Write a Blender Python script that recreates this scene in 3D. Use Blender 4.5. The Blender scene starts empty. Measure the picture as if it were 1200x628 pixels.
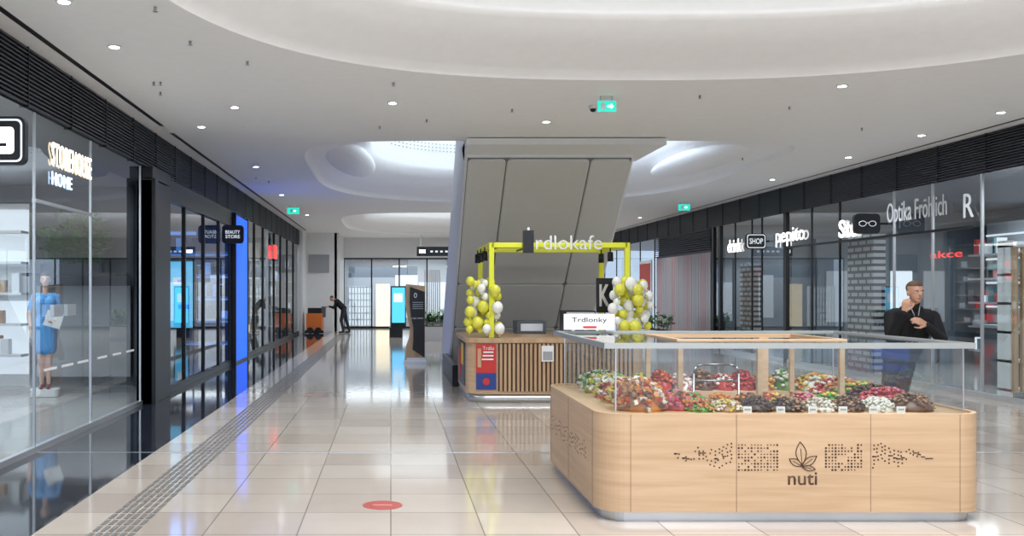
import bpy, bmesh, math, random
import numpy as np
from mathutils import Vector, Matrix
random.seed(7)
S=bpy.context.scene
F=1100.0; H=1.55
def PX(px,Y): return (px-458)*Y/F
def PZ(py,Y): return H-(py-342)*Y/F
# ---------------------------------------------------------------- materials
def mat(name,col,rough=0.5,metal=0.0,em=None,es=0.0,noise=0.0,nscale=8.0,spec=None,coat=0.0):
    m=bpy.data.materials.new(name); m.use_nodes=True
    nt=m.node_tree; b=nt.nodes['Principled BSDF']
    b.inputs['Base Color'].default_value=(*col,1)
    b.inputs['Roughness'].default_value=rough
    b.inputs['Metallic'].default_value=metal
    if spec is not None: b.inputs['Specular IOR Level'].default_value=spec
    if coat: b.inputs['Coat Weight'].default_value=coat
    if em is not None:
        b.inputs['Emission Color'].default_value=(*em,1); b.inputs['Emission Strength'].default_value=es
    n=nt.nodes.new('ShaderNodeTexNoise'); n.inputs['Scale'].default_value=nscale
    g=nt.nodes.new('ShaderNodeNewGeometry'); nt.links.new(g.outputs['Position'],n.inputs['Vector'])
    r=nt.nodes.new('ShaderNodeMix'); r.data_type='RGBA'
    k=max(noise,0.03)
    r.inputs[6].default_value=(*[max(0,c*(1-k)) for c in col],1)
    r.inputs[7].default_value=(*[min(1,c*(1+k)) for c in col],1)
    nt.links.new(n.outputs['Fac'],r.inputs[0]); nt.links.new(r.outputs[2],b.inputs['Base Color'])
    return m
def wood(name,c1,c2,scale=(2,2,30),rough=0.45):
    m=bpy.data.materials.new(name); m.use_nodes=True
    nt=m.node_tree; b=nt.nodes['Principled BSDF']; b.inputs['Roughness'].default_value=rough
    g=nt.nodes.new('ShaderNodeNewGeometry'); mp=nt.nodes.new('ShaderNodeMapping'); mp.inputs['Scale'].default_value=scale
    n=nt.nodes.new('ShaderNodeTexNoise'); n.inputs['Scale'].default_value=1.6; n.inputs['Detail'].default_value=5; n.inputs['Distortion'].default_value=.6
    cr=nt.nodes.new('ShaderNodeValToRGB'); cr.color_ramp.elements[0].position=.3; cr.color_ramp.elements[1].position=.7
    cr.color_ramp.elements[0].color=(*c1,1); cr.color_ramp.elements[1].color=(*c2,1)
    nt.links.new(g.outputs['Position'],mp.inputs['Vector']); nt.links.new(mp.outputs[0],n.inputs['Vector'])
    nt.links.new(n.outputs['Fac'],cr.inputs[0]); nt.links.new(cr.outputs[0],b.inputs['Base Color'])
    return m
def glass(name,tint=(.93,.96,.96),base=.06,amp=.85):
    m=bpy.data.materials.new(name); m.use_nodes=True; nt=m.node_tree; nt.nodes.clear()
    o=nt.nodes.new('ShaderNodeOutputMaterial'); mx=nt.nodes.new('ShaderNodeMixShader')
    t=nt.nodes.new('ShaderNodeBsdfTransparent'); t.inputs[0].default_value=(*tint,1)
    gl=nt.nodes.new('ShaderNodeBsdfGlossy'); gl.inputs['Roughness'].default_value=0.01
    lw=nt.nodes.new('ShaderNodeLayerWeight'); lw.inputs[0].default_value=.5
    p=nt.nodes.new('ShaderNodeMath'); p.operation='POWER'; p.inputs[1].default_value=4
    a=nt.nodes.new('ShaderNodeMath'); a.operation='MULTIPLY_ADD'; a.inputs[1].default_value=amp; a.inputs[2].default_value=base
    nt.links.new(lw.outputs['Facing'],p.inputs[0]); nt.links.new(p.outputs[0],a.inputs[0]); nt.links.new(a.outputs[0],mx.inputs[0])
    nt.links.new(t.outputs[0],mx.inputs[1]); nt.links.new(gl.outputs[0],mx.inputs[2]); nt.links.new(mx.outputs[0],o.inputs[0])
    return m
def brick(name,c1,c2,cm,w,h,mortar,rough,axes='xy',offset=0.0,spec=.5):
    m=bpy.data.materials.new(name); m.use_nodes=True; nt=m.node_tree; b=nt.nodes['Principled BSDF']
    g=nt.nodes.new('ShaderNodeNewGeometry'); sp=nt.nodes.new('ShaderNodeSeparateXYZ'); cb=nt.nodes.new('ShaderNodeCombineXYZ')
    nt.links.new(g.outputs['Position'],sp.inputs[0])
    nt.links.new(sp.outputs['xyz'.index(axes[0])],cb.inputs[0]); nt.links.new(sp.outputs['xyz'.index(axes[1])],cb.inputs[1])
    t=nt.nodes.new('ShaderNodeTexBrick'); t.offset=offset
    t.inputs['Scale'].default_value=1; t.inputs['Brick Width'].default_value=w; t.inputs['Row Height'].default_value=h
    t.inputs['Mortar Size'].default_value=mortar; t.inputs['Mortar Smooth'].default_value=0
    t.inputs['Color1'].default_value=(*c1,1); t.inputs['Color2'].default_value=(*c2,1); t.inputs['Mortar'].default_value=(*cm,1)
    nt.links.new(cb.outputs[0],t.inputs['Vector'])
    n=nt.nodes.new('ShaderNodeTexNoise'); n.inputs['Scale'].default_value=3; n.inputs['Detail'].default_value=4
    nt.links.new(g.outputs['Position'],n.inputs['Vector'])
    mx=nt.nodes.new('ShaderNodeMix'); mx.data_type='RGBA'; mx.blend_type='MULTIPLY'; mx.inputs[0].default_value=.14
    nt.links.new(t.outputs['Color'],mx.inputs[6]); nt.links.new(n.outputs['Fac'],mx.inputs[7])
    nt.links.new(mx.outputs[2],b.inputs['Base Color']); b.inputs['Roughness'].default_value=rough; b.inputs['Specular IOR Level'].default_value=spec
    return m
M={}
M['ceil']=mat('ceiling_plaster',(.90,.90,.90),.75)
M['ceil_in']=mat('coffer_plaster',(.93,.93,.93),.7)
M['floor']=brick('floor_tiles',(.60,.525,.455),(.47,.40,.345),(.27,.23,.20),.6,.6,.005,.085,spec=.7)
M['dark_floor']=brick('dark_granite',(.014,.017,.026),(.024,.027,.038),(.05,.05,.06),.6,.6,.003,.05,spec=.8)
M['shopfloor']=brick('shop_floor',(.48,.47,.46),(.42,.41,.40),(.2,.2,.2),.9,.9,.004,.12)
M['black']=mat('black_metal',(.012,.013,.016),.35,.3)
M['slat']=mat('anthracite_slat',(.045,.052,.068),.4,.4)
M['glass']=glass('shop_glass',(.86,.93,.95),.18,.8)
M['kglass']=glass('case_glass',(.92,.955,.955),.09,.6)
M['steel']=mat('brushed_steel',(.62,.64,.66),.28,.8)
M['alu']=mat('light_aluminium',(.42,.44,.43),.35,.4)
M['grey']=mat('grey_paint',(.35,.36,.38),.5)
M['dgrey']=mat('dark_grey_wall',(.085,.10,.12),.45)
M['white']=mat('white_paint',(.8,.8,.8),.5)
M['wood']=wood('birch_ply',(.51,.335,.20),(.61,.43,.275),(.8,.8,14))
M['wood2']=wood('pale_oak',(.45,.28,.155),(.56,.38,.225),(6,6,1.2))
M['groove']=mat('groove_dark',(.16,.09,.05),.7)
M['ink']=mat('brown_print',(.08,.04,.022),.7)
M['lime']=mat('yellow_frame',(.76,.78,.03),.45,em=(.75,.78,.02),es=.08)  # slight emission lifts the yellow; the frame itself is no lamp
M['lime_b']=mat('yellow_balloon',(.78,.75,.08),.25)
M['white_b']=mat('white_balloon',(.9,.89,.85),.25)
M['panel']=mat('escalator_panel',(.62,.62,.605),.42,.0)
M['gap']=mat('panel_gap',(.22,.22,.22),.6)
M['slabside']=mat('escalator_side',(.80,.80,.80),.5)
def emi(name,c,s): return mat(name,tuple(min(1,x*.3) for x in c),.5,em=c,es=s)
E={}
E['white']=emi('lit_white',(1,.98,.95),3.0); E['warm']=emi('lit_warm',(1,.82,.55),1.4)
E['down']=emi('downlight_lens',(.85,.93,1),25)
E['cyan']=emi('lit_cyan',(.08,.50,.85),1.4); E['blue']=emi('lit_blue',(.01,.10,.85),1.5)
E['green']=emi('exit_green',(.02,.55,.42),1.3); E['red']=emi('lit_red',(1,.05,.04),1.5)
E['pink']=emi('lit_pink',(1,.1,.3),1.5); E['soft']=emi('lit_soft',(.85,.92,1),.9); E['pane']=emi('skylight_diffuser',(.72,.86,1),.8)
E['bluesoft']=emi('lit_bluesoft',(.12,.34,.9),.9)
# ---------------------------------------------------------------- mesh builder
class MB:
    def __init__(s): s.bm=bmesh.new(); s.m=[]
    def mi(s,m):
        if m not in s.m: s.m.append(m)
        return s.m.index(m)
    def face(s,vs,m,sm=False):
        try: f=s.bm.faces.new(vs)
        except ValueError: return
        f.material_index=s.mi(m); f.smooth=sm; return f
    def poly(s,pts,m,sm=False): return s.face([s.bm.verts.new(p) for p in pts],m,sm)
    def box(s,x0,x1,y0,y1,z0,z1,m,rot=None,piv=None):
        c=[(x0,y0,z0),(x1,y0,z0),(x1,y1,z0),(x0,y1,z0),(x0,y0,z1),(x1,y0,z1),(x1,y1,z1),(x0,y1,z1)]
        if rot is not None:
            p=Vector(piv if piv else ((x0+x1)/2,(y0+y1)/2,(z0+z1)/2)); c=[p+rot@(Vector(q)-p) for q in c]
        v=[s.bm.verts.new(q) for q in c]
        for f in [(0,3,2,1),(4,5,6,7),(0,1,5,4),(1,2,6,5),(2,3,7,6),(3,0,4,7)]: s.face([v[i] for i in f],m)
    def cyl(s,p1,p2,r1,r2,m,seg=14,cap=True):
        p1=Vector(p1);p2=Vector(p2); d=(p2-p1).normalized(); a=d.orthogonal().normalized(); b=d.cross(a)
        R=[[s.bm.verts.new(p+r*(math.cos(2*math.pi*i/seg)*a+math.sin(2*math.pi*i/seg)*b)) for i in range(seg)] for p,r in((p1,r1),(p2,r2))]
        for i in range(seg): s.face([R[0][i],R[0][(i+1)%seg],R[1][(i+1)%seg],R[1][i]],m,True)
        if cap: s.face(R[0][::-1],m); s.face(R[1],m)
    def tube(s,pts,r,m,seg=8):
        for a,b in zip(pts[:-1],pts[1:]): s.cyl(a,b,r,r,m,seg)
    def sph(s,c,r,m,u=12,v=8,rot=None):
        if not hasattr(r,'__len__'): r=(r,r,r)
        c=Vector(c)
        def P(a,b_,d):
            q=Vector((a,b_,d)); q=rot@q if rot is not None else q; return s.bm.verts.new(c+q)
        rows=[]
        for j in range(1,v):
            t=math.pi*j/v
            rows.append([P(r[0]*math.sin(t)*math.cos(2*math.pi*i/u),r[1]*math.sin(t)*math.sin(2*math.pi*i/u),r[2]*math.cos(t)) for i in range(u)])
        T=P(0,0,r[2]); B=P(0,0,-r[2])
        for i in range(u):
            k=(i+1)%u
            s.face([T,rows[0][i],rows[0][k]],m,True); s.face([B,rows[-1][k],rows[-1][i]],m,True)
            for j in range(v-2): s.face([rows[j][i],rows[j+1][i],rows[j+1][k],rows[j][k]],m,True)
    def loft(s,rings,m,sm=True,closed=True):
        R=[[s.bm.verts.new(p) for p in r] for r in rings]; n=len(R[0])
        for a,b in zip(R[:-1],R[1:]):
            for i in range(n if closed else n-1): s.face([a[i],a[(i+1)%n],b[(i+1)%n],b[i]],m,sm)
        return R
    def prism(s,pts,z0,z1,m,sm=False):
        R=s.loft([[(x,y,z0) for x,y in pts],[(x,y,z1) for x,y in pts]],m,sm); s.face(R[0][::-1],m); s.face(R[1],m)
    def done(s,name,bevel=0,parent=None,recalc=True,loc=None):
        if recalc: bmesh.ops.recalc_face_normals(s.bm,faces=s.bm.faces)
        me=bpy.data.meshes.new(name); s.bm.to_mesh(me); s.bm.free()
        for m in s.m: me.materials.append(m)
        o=bpy.data.objects.new(name,me); S.collection.objects.link(o)
        if bevel:
            b=o.modifiers.new('bevel','BEVEL'); b.width=bevel; b.segments=2; b.limit_method='ANGLE'
        if parent: o.parent=parent
        return o
def empty(name,loc=(0,0,0)):
    e=bpy.data.objects.new(name,None); e.location=loc; S.collection.objects.link(e); return e
def child(o,p):
    o.parent=p; o.matrix_parent_inverse=Matrix.Translation(p.location).inverted(); return o
def text(name,txt,facing,origin,w,h,m,depth=.015,parent=None,bold=0.0):
    c=bpy.data.curves.new(name,'FONT'); c.body=txt; c.size=1; c.resolution_u=3; c.offset=bold
    t=bpy.data.objects.new(name+'_t',c); S.collection.objects.link(t)
    bpy.context.view_layer.update()
    me=bpy.data.meshes.new_from_object(t.evaluated_get(bpy.context.evaluated_depsgraph_get()))
    bpy.data.objects.remove(t)
    xs=[v.co.x for v in me.vertices]; ys=[v.co.y for v in me.vertices]
    sx=w/(max(xs)-min(xs)); sy=h/(max(ys)-min(ys)); x0=min(xs); y0=min(ys)
    bm=bmesh.new(); bm.from_mesh(me)
    for v in bm.verts: v.co=Vector(((v.co.x-x0)*sx,(v.co.y-y0)*sy,0))
    r=bmesh.ops.extrude_face_region(bm,geom=list(bm.faces))
    for v in [g for g in r['geom'] if isinstance(g,bmesh.types.BMVert)]: v.co.z+=depth
    ax={'cam':(Vector((1,0,0)),Vector((0,0,1)),Vector((0,-1,0))),'L':(Vector((0,-1,0)),Vector((0,0,1)),Vector((-1,0,0))),'R':(Vector((0,1,0)),Vector((0,0,1)),Vector((1,0,0)))}[facing]
    o0=Vector(origin)
    for v in bm.verts: v.co=o0+ax[0]*v.co.x+ax[1]*v.co.y+ax[2]*v.co.z
    bmesh.ops.recalc_face_normals(bm,faces=bm.faces)
    bm.to_mesh(me); bm.free(); me.materials.clear(); me.materials.append(m)
    o=bpy.data.objects.new(name,me); S.collection.objects.link(o)
    if parent: child(o,parent)
    return o
def rrect(x0,x1,y0,y1,r,n=6):
    pts=[]
    for cx,cy,a0 in((x1-r,y1-r,0),(x0+r,y1-r,90),(x0+r,y0+r,180),(x1-r,y0+r,270)):
        for i in range(n+1):
            a=math.radians(a0+90*i/n); pts.append((cx+r*math.cos(a),cy+r*math.sin(a)))
    return pts
# ---------------------------------------------------------------- room shell
XL=-3.44; XR=8.66; ZC=3.85; ZG=3.28; YB=-8; YE=40
b=MB(); b.box(-2.29,XR,YB,YE+4,-.1,0,M['floor']); b.done('floor')
b=MB(); b.box(XL,-2.29,YB,YE-3,-.1,.002,M['dark_floor']); b.done('floor_dark_border')
b=MB(); b.box(-10,XL,YB,YE,-.1,0,M['shopfloor']); b.box(XR,14,YB,YE,-.1,0,M['shopfloor']); b.done('floor_shops')
def sup(cx,cy,a,bb,en,ef,n=96):
    r=[]
    for i in range(n):
        t=2*math.pi*i/n; c=math.cos(t); s_=math.sin(t); e=ef if s_>0 else en
        k=(abs(c)**e+abs(s_)**e)**(-1/e)
        r.append((cx+a*k*c,cy+bb*k*s_))
    return r
ov=[(2.65,5.5,2.5,2.5),(2.6,19.2,7,2.3),(2.6,32.6,5,2.3)]
rings=[[(4.6,4.7,ZC),(4.58,4.67,3.875),(4.5,4.5,3.93),(4.3,4.05,4.05),(4.12,3.62,4.18),(4.08,3.56,4.22),(4.08,3.54,4.25),(4.10,3.56,4.27),(4.3,3.8,4.9)],
       [(4.1,4.9,ZC),(4.07,4.86,3.93),(4.0,4.78,3.96),(3.6,4.2,4.03),(3.1,3.5,4.25),(3.0,3.3,4.42),(2.98,3.28,4.5),(2.98,3.28,6.2)],
       [(4.2,5.3,ZC),(4.17,5.26,3.93),(4.0,5.0,3.96),(3.6,4.4,4.08),(3.1,3.6,4.4),(3.1,3.6,6.2)]]
cu=bpy.data.curves.new('c','CURVE'); cu.dimensions='2D'; cu.fill_mode='BOTH'
def spl(pts):
    sp=cu.splines.new('POLY'); sp.points.add(len(pts)-1)
    for p,q in zip(sp.points,pts): p.co=(q[0],q[1],0,1)
    sp.use_cyclic_u=True
spl([(XL,YB),(XR,YB),(XR,YE+.2),(XL,YE+.2)])
for (cx,cy,en,ef),rg in zip(ov,rings): spl(sup(cx,cy,rg[0][0],rg[0][1],en,ef))
t=bpy.data.objects.new('t',cu); S.collection.objects.link(t); bpy.context.view_layer.update()
me=bpy.data.meshes.new_from_object(t.evaluated_get(bpy.context.evaluated_depsgraph_get())); bpy.data.objects.remove(t)
for v in me.vertices: v.co.z=ZC
me.materials.clear(); me.materials.append(M['ceil'])
o=bpy.data.objects.new('ceiling',me); S.collection.objects.link(o)
b=MB()
for k,((cx,cy,en,ef),rg) in enumerate(zip(ov,rings)):
    R=[[(x,y,z) for x,y in sup(cx,cy,a,bb,en,ef)] for a,bb,z in rg]
    b.loft(R,M['ceil_in'])
    b.poly(R[-1],M['ceil_in'] if k==0 else E['pane'])
for k in (1,2):
    cy=ov[k][1]
    for i in range(9): b.box(-.3,5.5,cy-3.2+i*.8-.03,cy-3.2+i*.8+.03,6.05,6.15,M['grey'])
for i in range(60):
    for j in range(3):
        x=.0+i*.088; 
        yy=19.2+3.28*max(0,(1-abs((x-2.6)/2.98)**2.3))**(1/2.3)-.03
        b.box(x,x+.03,yy-.02,yy,4.86+j*.08,4.88+j*.08,M['grey'])
# soft sculpted petal lobes swelling out of the coffer slope
b.sph((-.80,18.2,4.13),(.42,2.3,.22),M['ceil_in'],40,24,Matrix.Rotation(math.radians(-6),3,'Z'))
b.sph((6.0,18.2,4.13),(.42,2.3,.22),M['ceil_in'],40,24,Matrix.Rotation(math.radians(6),3,'Z'))
b.done('ceiling_coffers')
b=MB()
for y0,y1 in((YB,13.0),(13.6,35)): b.box(-3.2,-3.14,y0,y1,ZC-.004,ZC+.01,M['black'])
b.box(8.35,8.4,YB,38,ZC-.004,ZC+.01,M['black']); b.done('ceiling_slot_diffuser')
for nm,x,s_,ye in(('wall_left_fascia',XL,1,35.0),('wall_right_fascia',XR,-1,YE-.1)):
    b=MB(); b.box(min(x,x-s_*.12),max(x,x-s_*.12),YB,ye,ZG,ZC,M['black'])
    for i in range(14):
        z=ZG+.02+i*.04; b.box(min(x,x+s_*.04),max(x,x+s_*.04),YB,ye,z,z+.018,M['slat'])
    y=YB
    while y<ye: b.box(min(x,x+s_*.045),max(x,x+s_*.045),y,y+.012,ZG,ZC,M['black']); y+=1.2
    b.done(nm)
b=MB(); b.box(-10.2,-10,YB,YE,0,3.4,M['dgrey']); b.box(-10.2,XL-.12,YB,YE,3.3,3.4,M['dgrey'])
b.box(-10,-4.2,15.6,15.75,0,3.3,M['dgrey'])
R=b.loft([[(-3.52,13.9,0),(-3.6,13.9,0),(-4.28,15.6,0),(-4.2,15.75,0)],[(-3.52,13.9,3.3),(-3.6,13.9,3.3),(-4.28,15.6,3.3),(-4.2,15.75,3.3)]],M['dgrey'],False)
for y in (21.2,26,31): b.box(-10,XL-.06,y,y+.12,0,3.3,M['dgrey'])
b.box(-10,XL-.06,35,35.2,0,3.28,M['dgrey']); b.done('wall_left')
b=MB(); b.box(13,13.2,YB,YE,0,3.4,M['dgrey']); b.box(XR+.12,13.2,YB,YE,3.3,3.4,M['dgrey'])
for y in (5,20.5,24.6,30.6): b.box(XR+.1,13,y,y+.12,0,3.3,M['dgrey'])
b.done('wall_right')
b=MB(); b.box(XL,-2.1,36.6,36.9,0,ZC,M['white']); b.box(XL-.02,XL+.15,35.02,36.8,0,ZC,M['white'])
b.box(-2.1,XR,YE,YE+.2,3.0,ZC,M['white']); b.box(-2.2,-2.0,36.6,YE,0,ZC,M['white'])
b.box(-3.2,-2.4,36.55,36.6,2.3,3.0,M['grey'])
b.box(XL,XR,YE+4,YE+4.2,0,3.4,M['grey']); b.box(XL,XR,YE+.2,YE+4,3.1,3.2,M['grey']); b.done('wall_end')
b=MB()
for i in range(10):
    x=-2+i*1.18; b.box(x-.03,x+.03,YE,YE+.06,0,3.0,M['black'])
b.box(-2,XR,YE,YE+.06,2.94,3.0,M['black']); b.box(-2,XR,YE,YE+.06,0,.08,M['black'])
b.poly([(-2,YE+.03,0),(XR,YE+.03,0),(XR,YE+.03,3),(-2,YE+.03,3)],M['glass'])
b.done('window_end')
b=MB()
for i in range(9): b.box(-1.85+i*.13,-1.80+i*.13,YE+.5,YE+.56,0,1.8,M['white'])
for j in range(7): b.box(-1.85,-.75,YE+.48,YE+.58,.05+j*.28,.1+j*.28,M['white'])
b.box(-1.85,-.75,YE+.7,YE+.75,0,1.8,E['soft'])
b.box(-.65,-.05,YE+1,YE+1.1,0,1.9,E['warm']); b.box(.2,1.2,YE+2,YE+2.1,.4,2.3,E['soft'])
for i in range(8): b.box(1.45+i*.09,1.5+i*.09,YE+.5,YE+.6,0,2.5,M['wood2'])
b.box(-1.9,1.2,YE+2.2,YE+2.3,2.2,2.7,M['dgrey']); b.box(1.3,4,YE+3.8,YE+3.9,.2,2.0,E['soft'])
b.done('shop_display_shelving')
# ---------------------------------------------------------------- storefront left
b=MB()
def lglass(y0,y1): b.poly([(XL,y0,.06),(XL,y1,.06),(XL,y1,ZG),(XL,y0,ZG)],M['glass'])
lglass(YB,12.9); lglass(14.0,20.1); lglass(22,35)
for y in(-6,-4,-2,0,2,4,6,7.9,9.05,10.75,12.88): b.box(XL-.012,XL+.012,y-.012,y+.012,0,ZG,M['steel'])
b.box(XL-.03,XL+.03,YB,12.9,0,.06,M['steel'])
b.box(XL-.02,XL+.02,9.05,10.75,2.42,2.45,M['steel'])
for y in(14.05,15.6,17.2,18.7,20.05): b.box(XL-.04,XL+.03,y-.03,y+.03,0,ZG,M['black'])
b.box(XL-.05,XL+.05,14,20.1,2.95,ZG,M['black']); b.box(XL-.04,XL+.04,14,20.1,0,.10,M['black'])
for y in(22.0,23.6,25.2,26.06,27.6,29.2,31.06,33,34.9): b.box(XL-.04,XL+.03,y-.03,y+.03,0,ZG,M['black'] if int(y)%2 else M['steel'])
b.box(XL-.04,XL+.03,22,34.95,0,.10,M['black'])
for y in (9.55,9.95,): b.box(XL+.02,XL+.06,y-.13,y+.13,1.30,1.42,M['steel'])
for y in (9.3,9.8,10.3,11.0,11.6,12.2): b.box(XL+.005,XL+.008,y,y+.35,.76,.785,M['white'])
b.done('window_left')
b=MB(); b.box(XL-.06,XL+.16,12.92,13.98,0,3.1,M['black']); b.box(XL-.06,XL+.2,12.92,13.10,0,3.12,M['black']); b.box(XL-.06,XL+.16,12.92,13.98,3.12,ZG,M['black']); b.done('door_portal_frame',.01)
b=MB(); b.box(XL-.04,XL+.1,20.2,21.85,.05,3.2,E['blue']); b.box(XL-.04,XL+.12,20.13,20.2,0,3.25,M['black']); b.box(XL-.04,XL+.12,21.85,21.92,0,3.25,M['black']); b.box(XL-.04,XL+.11,20.2,21.85,0,.05,M['black']); b.done('illuminated_blue_panel')
b=MB()
b.box(-7.6,-5.95,15.45,15.58,0,3.0,M['white'])
for z in(.5,1.0,1.5,2.0,2.5): b.box(-7.6,-5.95,15.1,15.45,z,z+.04,M['white'])
b.box(-7.6,-5.95,15.42,15.45,2.0,2.9,E['soft']); b.box(-7.6,-5.95,15.42,15.45,.2,1.4,E['soft'])
for i in range(26):
    x=-7.5+random.random()*1.45; z=random.choice([.54,1.04,1.54]); w=.05+random.random()*.08
    b.box(x,x+w,15.15,15.3,z,z+.12+random.random()*.2,random.choice([M['white'],M['grey'],M['wood2'],M['black']]))
b.done('shop_shelf')
b=MB(); b.box(-6.7,-5.5,12.2,13.0,0,.9,M['white']); b.box(-6.8,-5.4,12.1,13.1,.9,.95,M['wood2']); 
for i in range(8): b.box(-6.6+i*.14,-6.5+i*.14,12.4,12.6,.95,1.05+.1*(i%3),random.choice([M['white'],M['grey']]))
b.done('display_table',.01)
green=mat('leaf_green',(.05,.17,.06),.5,noise=.4,nscale=20); green2=mat('leaf_light',(.14,.34,.10),.5)
def plant(nm,x0,x1,y0,y1,z0,hh,n,pot=None,seed=1,ls=.16,pz=0):
    random.seed(seed); b=MB()
    if pot: b.prism(rrect(x0,x1,y0,y1,.05,3),pz,z0,pot); b.box(x0+.03,x1-.03,y0+.03,y1-.03,z0-.02,z0+.005,M['ink'])
    for i in range(n):
        c=Vector((random.uniform(x0+.04,x1-.04),random.uniform(y0+.04,y1-.04),z0)); a=random.uniform(0,6.28)
        top=c+Vector((math.cos(a)*.12,-abs(math.sin(a))*.12,random.uniform(.4,1)*hh)); b.cyl(c,top,.006,.003,green,5)
        for k in range(6):
            p=c.lerp(top,random.uniform(.3,1)); a=random.uniform(0,6.28); d=Vector((math.cos(a),math.sin(a) if pz==0 else -abs(math.sin(a)),random.uniform(-.2,.7)))*ls
            s_=d.cross(Vector((0,0,1))).normalized()*ls*.25
            b.poly([p,p+d*.5+s_,p+d,p+d*.5-s_],random.choice([green,green2]))
    return b.done(nm,recalc=False)
plant('tree_reflection_plant',-5.6,-4.6,14.95,15.2,2.0,.85,80,M['black'],3,.2,1.85)  # added plants stand in for trees reflected in the shop glass
b=MB(); b.box(-5.85,-4.35,14.85,15.55,1.80,1.85,M['black'])
b.box(-5.85,-4.3,15.5,15.55,.15,1.65,M['grey']); b.done('wall_planter_shelf')
b=MB(); b.box(-4.2,-3.6,17.0,17.06,.9,2.1,E['cyan']); b.box(-4.25,-3.55,17.06,17.14,.85,2.15,M['black']); b.box(-4.0,-3.8,17.02,17.12,0,.85,M['black'])
random.seed(5)
for j in range(9):
    x=random.uniform(-4.18,-3.8); z=random.uniform(.95,1.95); b.box(x,x+random.uniform(.05,.2),16.985,17.0,z,z+random.uniform(.04,.12),random.choice([E['soft'],E['blue'],M['dgrey'],E['bluesoft']]))
b.done('video_screen')
b=MB()
for j in range(5): b.box(-6,-3.6,20.9,21.15,.4+j*.5,.45+j*.5,M['grey']); b.box(-6,-3.6,21.1,21.15,.36+j*.5,.4+j*.5,E['bluesoft'])
b.box(-6,-3.6,21.15,21.18,.3,3.0,M['dgrey'])
for i in range(46):
    x=random.uniform(-5.9,-3.75); j=random.randint(0,4); b.box(x,x+.12,20.92,21.05,.45+j*.5,.6+j*.5+random.random()*.15,random.choice([M['white'],E['bluesoft'],M['black'],M['grey'],M['black']]))
b.box(-4.6,-4.5,18.2,18.3,.3,2.9,E['blue']); b.box(-3.85,-3.8,15.9,15.95,.1,3.1,E['blue']); b.box(-4.4,-3.6,17.3,17.35,2.6,2.66,E['bluesoft'])
b.done('shop_shelf')
for y0,ms in((25.6,[M['wood2'],E['warm'],M['white']]),(30.7,[E['soft'],M['grey'],E['bluesoft']]),(34.6,[E['red'],E['soft'],M['white']])):
    b=MB(); b.box(-6,-3.6,y0+.2,y0+.3,0,2.9,M['grey'])
    for j in range(5): b.box(-6,-3.6,y0,y0+.2,.4+j*.5,.45+j*.5,M['white'])
    for i in range(40):
        x=random.uniform(-5.9,-3.8); j=random.randint(0,4); b.box(x,x+.14,y0+.02,y0+.15,.45+j*.5,.6+j*.5+random.random()*.15,random.choice(ms))
    b.done('shop_shelf')
def rbox_sign(nm,x0,x1,Y,z0,z1,txt,border=None,panel=None):
    e=empty(nm,((x0+x1)/2,Y,(z0+z1)/2))
    b=MB(); pts=rrect(x0,x1,z0,z1,(x1-x0)*.16,5)
    R=b.loft([[(x,Y,z) for x,z in pts],[(x,Y+.07,z) for x,z in pts]],M['black'],False); b.face(R[0],M['black']); b.face(R[1][::-1],M['black'])
    child(b.done(nm+'_case'),e)
    if border:
        q=.022; p2=rrect(x0+q,x1-q,z0+q,z1-q,(x1-x0)*.12,5); p3=rrect(x0+q*1.7,x1-q*1.7,z0+q*1.7,z1-q*1.7,(x1-x0)*.1,5)
        b=MB(); b.loft([[(x,Y-.004,z) for x,z in p2],[(x,Y-.004,z) for x,z in p3]],border,False); child(b.done(nm+'_border'),e)
    if panel: 
        b=MB(); p3=rrect(x0+.11,x1-.09,z0+.09,z1-.09,.03,4); b.poly([(x,Y-.005,z) for x,z in p3],panel); child(b.done(nm+'_panel'),e)
        b=MB(); b.poly([(x,Y-.007,z) for x,z in rrect(x0+.17,x1-.15,z0+.15,z0+.18,.01,3)],M['black']); child(b.done(nm+'_icon'),e)
    if txt:
        h=(z1-z0); L=txt.split('|')
        for i,tx in enumerate(L):
            hh=h*.5/len(L); text(nm+'_text',tx,'cam',(x0+(x1-x0)*.17,Y-.004,z1-h*.25-(i+1)*hh+ (hh*.15)),(x1-x0)*.66,hh*.72,E['soft'],.003,e)
    b=MB(); xs=x1 if x1>2 else x0
    xw=XR-.02 if x1>2 else XL+.02
    b.box(min(xs,xw)-.01,max(xs,xw)+.01,Y+.02,Y+.05,(z0+z1)/2-.02,(z0+z1)/2+.02,M['black']); child(b.done(nm+'_bracket'),e)
rbox_sign('projecting_shop_sign',-3.42,-3.02,7.75,2.6,3.0,None,E['soft'],E['white'])
rbox_sign('projecting_shop_sign',-3.42,-2.98,19,2.53,2.9,'BEAUTY|STORE')
rbox_sign('projecting_shop_sign',8.05,8.5,16.3,2.56,2.91,None)
b=MB()
for cx in(8.19,8.36):
    b.tube([(cx+.062*math.cos(a*math.pi/8),16.292,2.735+.045*math.sin(a*math.pi/8)) for a in range(17)],.006,M['white'],6)
b.tube([(8.252,16.292,2.745),(8.275,16.292,2.752),(8.298,16.292,2.745)],.006,M['white'],6)
b.done('eyeglasses_sign_icon')
rbox_sign('projecting_shop_sign',8.1,8.56,21.4,2.53,2.88,'SHOP',E['soft'])
text('neon_shop_sign','STOREHOUSE','R',(XL+.013,9.48,2.83),1.25,.24,emi('lit_cream',(1,.85,.6),3),.008,None)
text('neon_shop_sign','HOME','R',(XL+.013,9.48,2.64),.6,.13,emi('lit_icy',(.5,.7,1),3),.008)
b=MB(); b.box(XL+.06,XL+.1,26.9,27.6,2.5,2.9,E['red']); b.box(XL+.04,XL+.12,26.85,27.65,2.45,2.5,M['black']); b.done('red_shop_sign')
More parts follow.
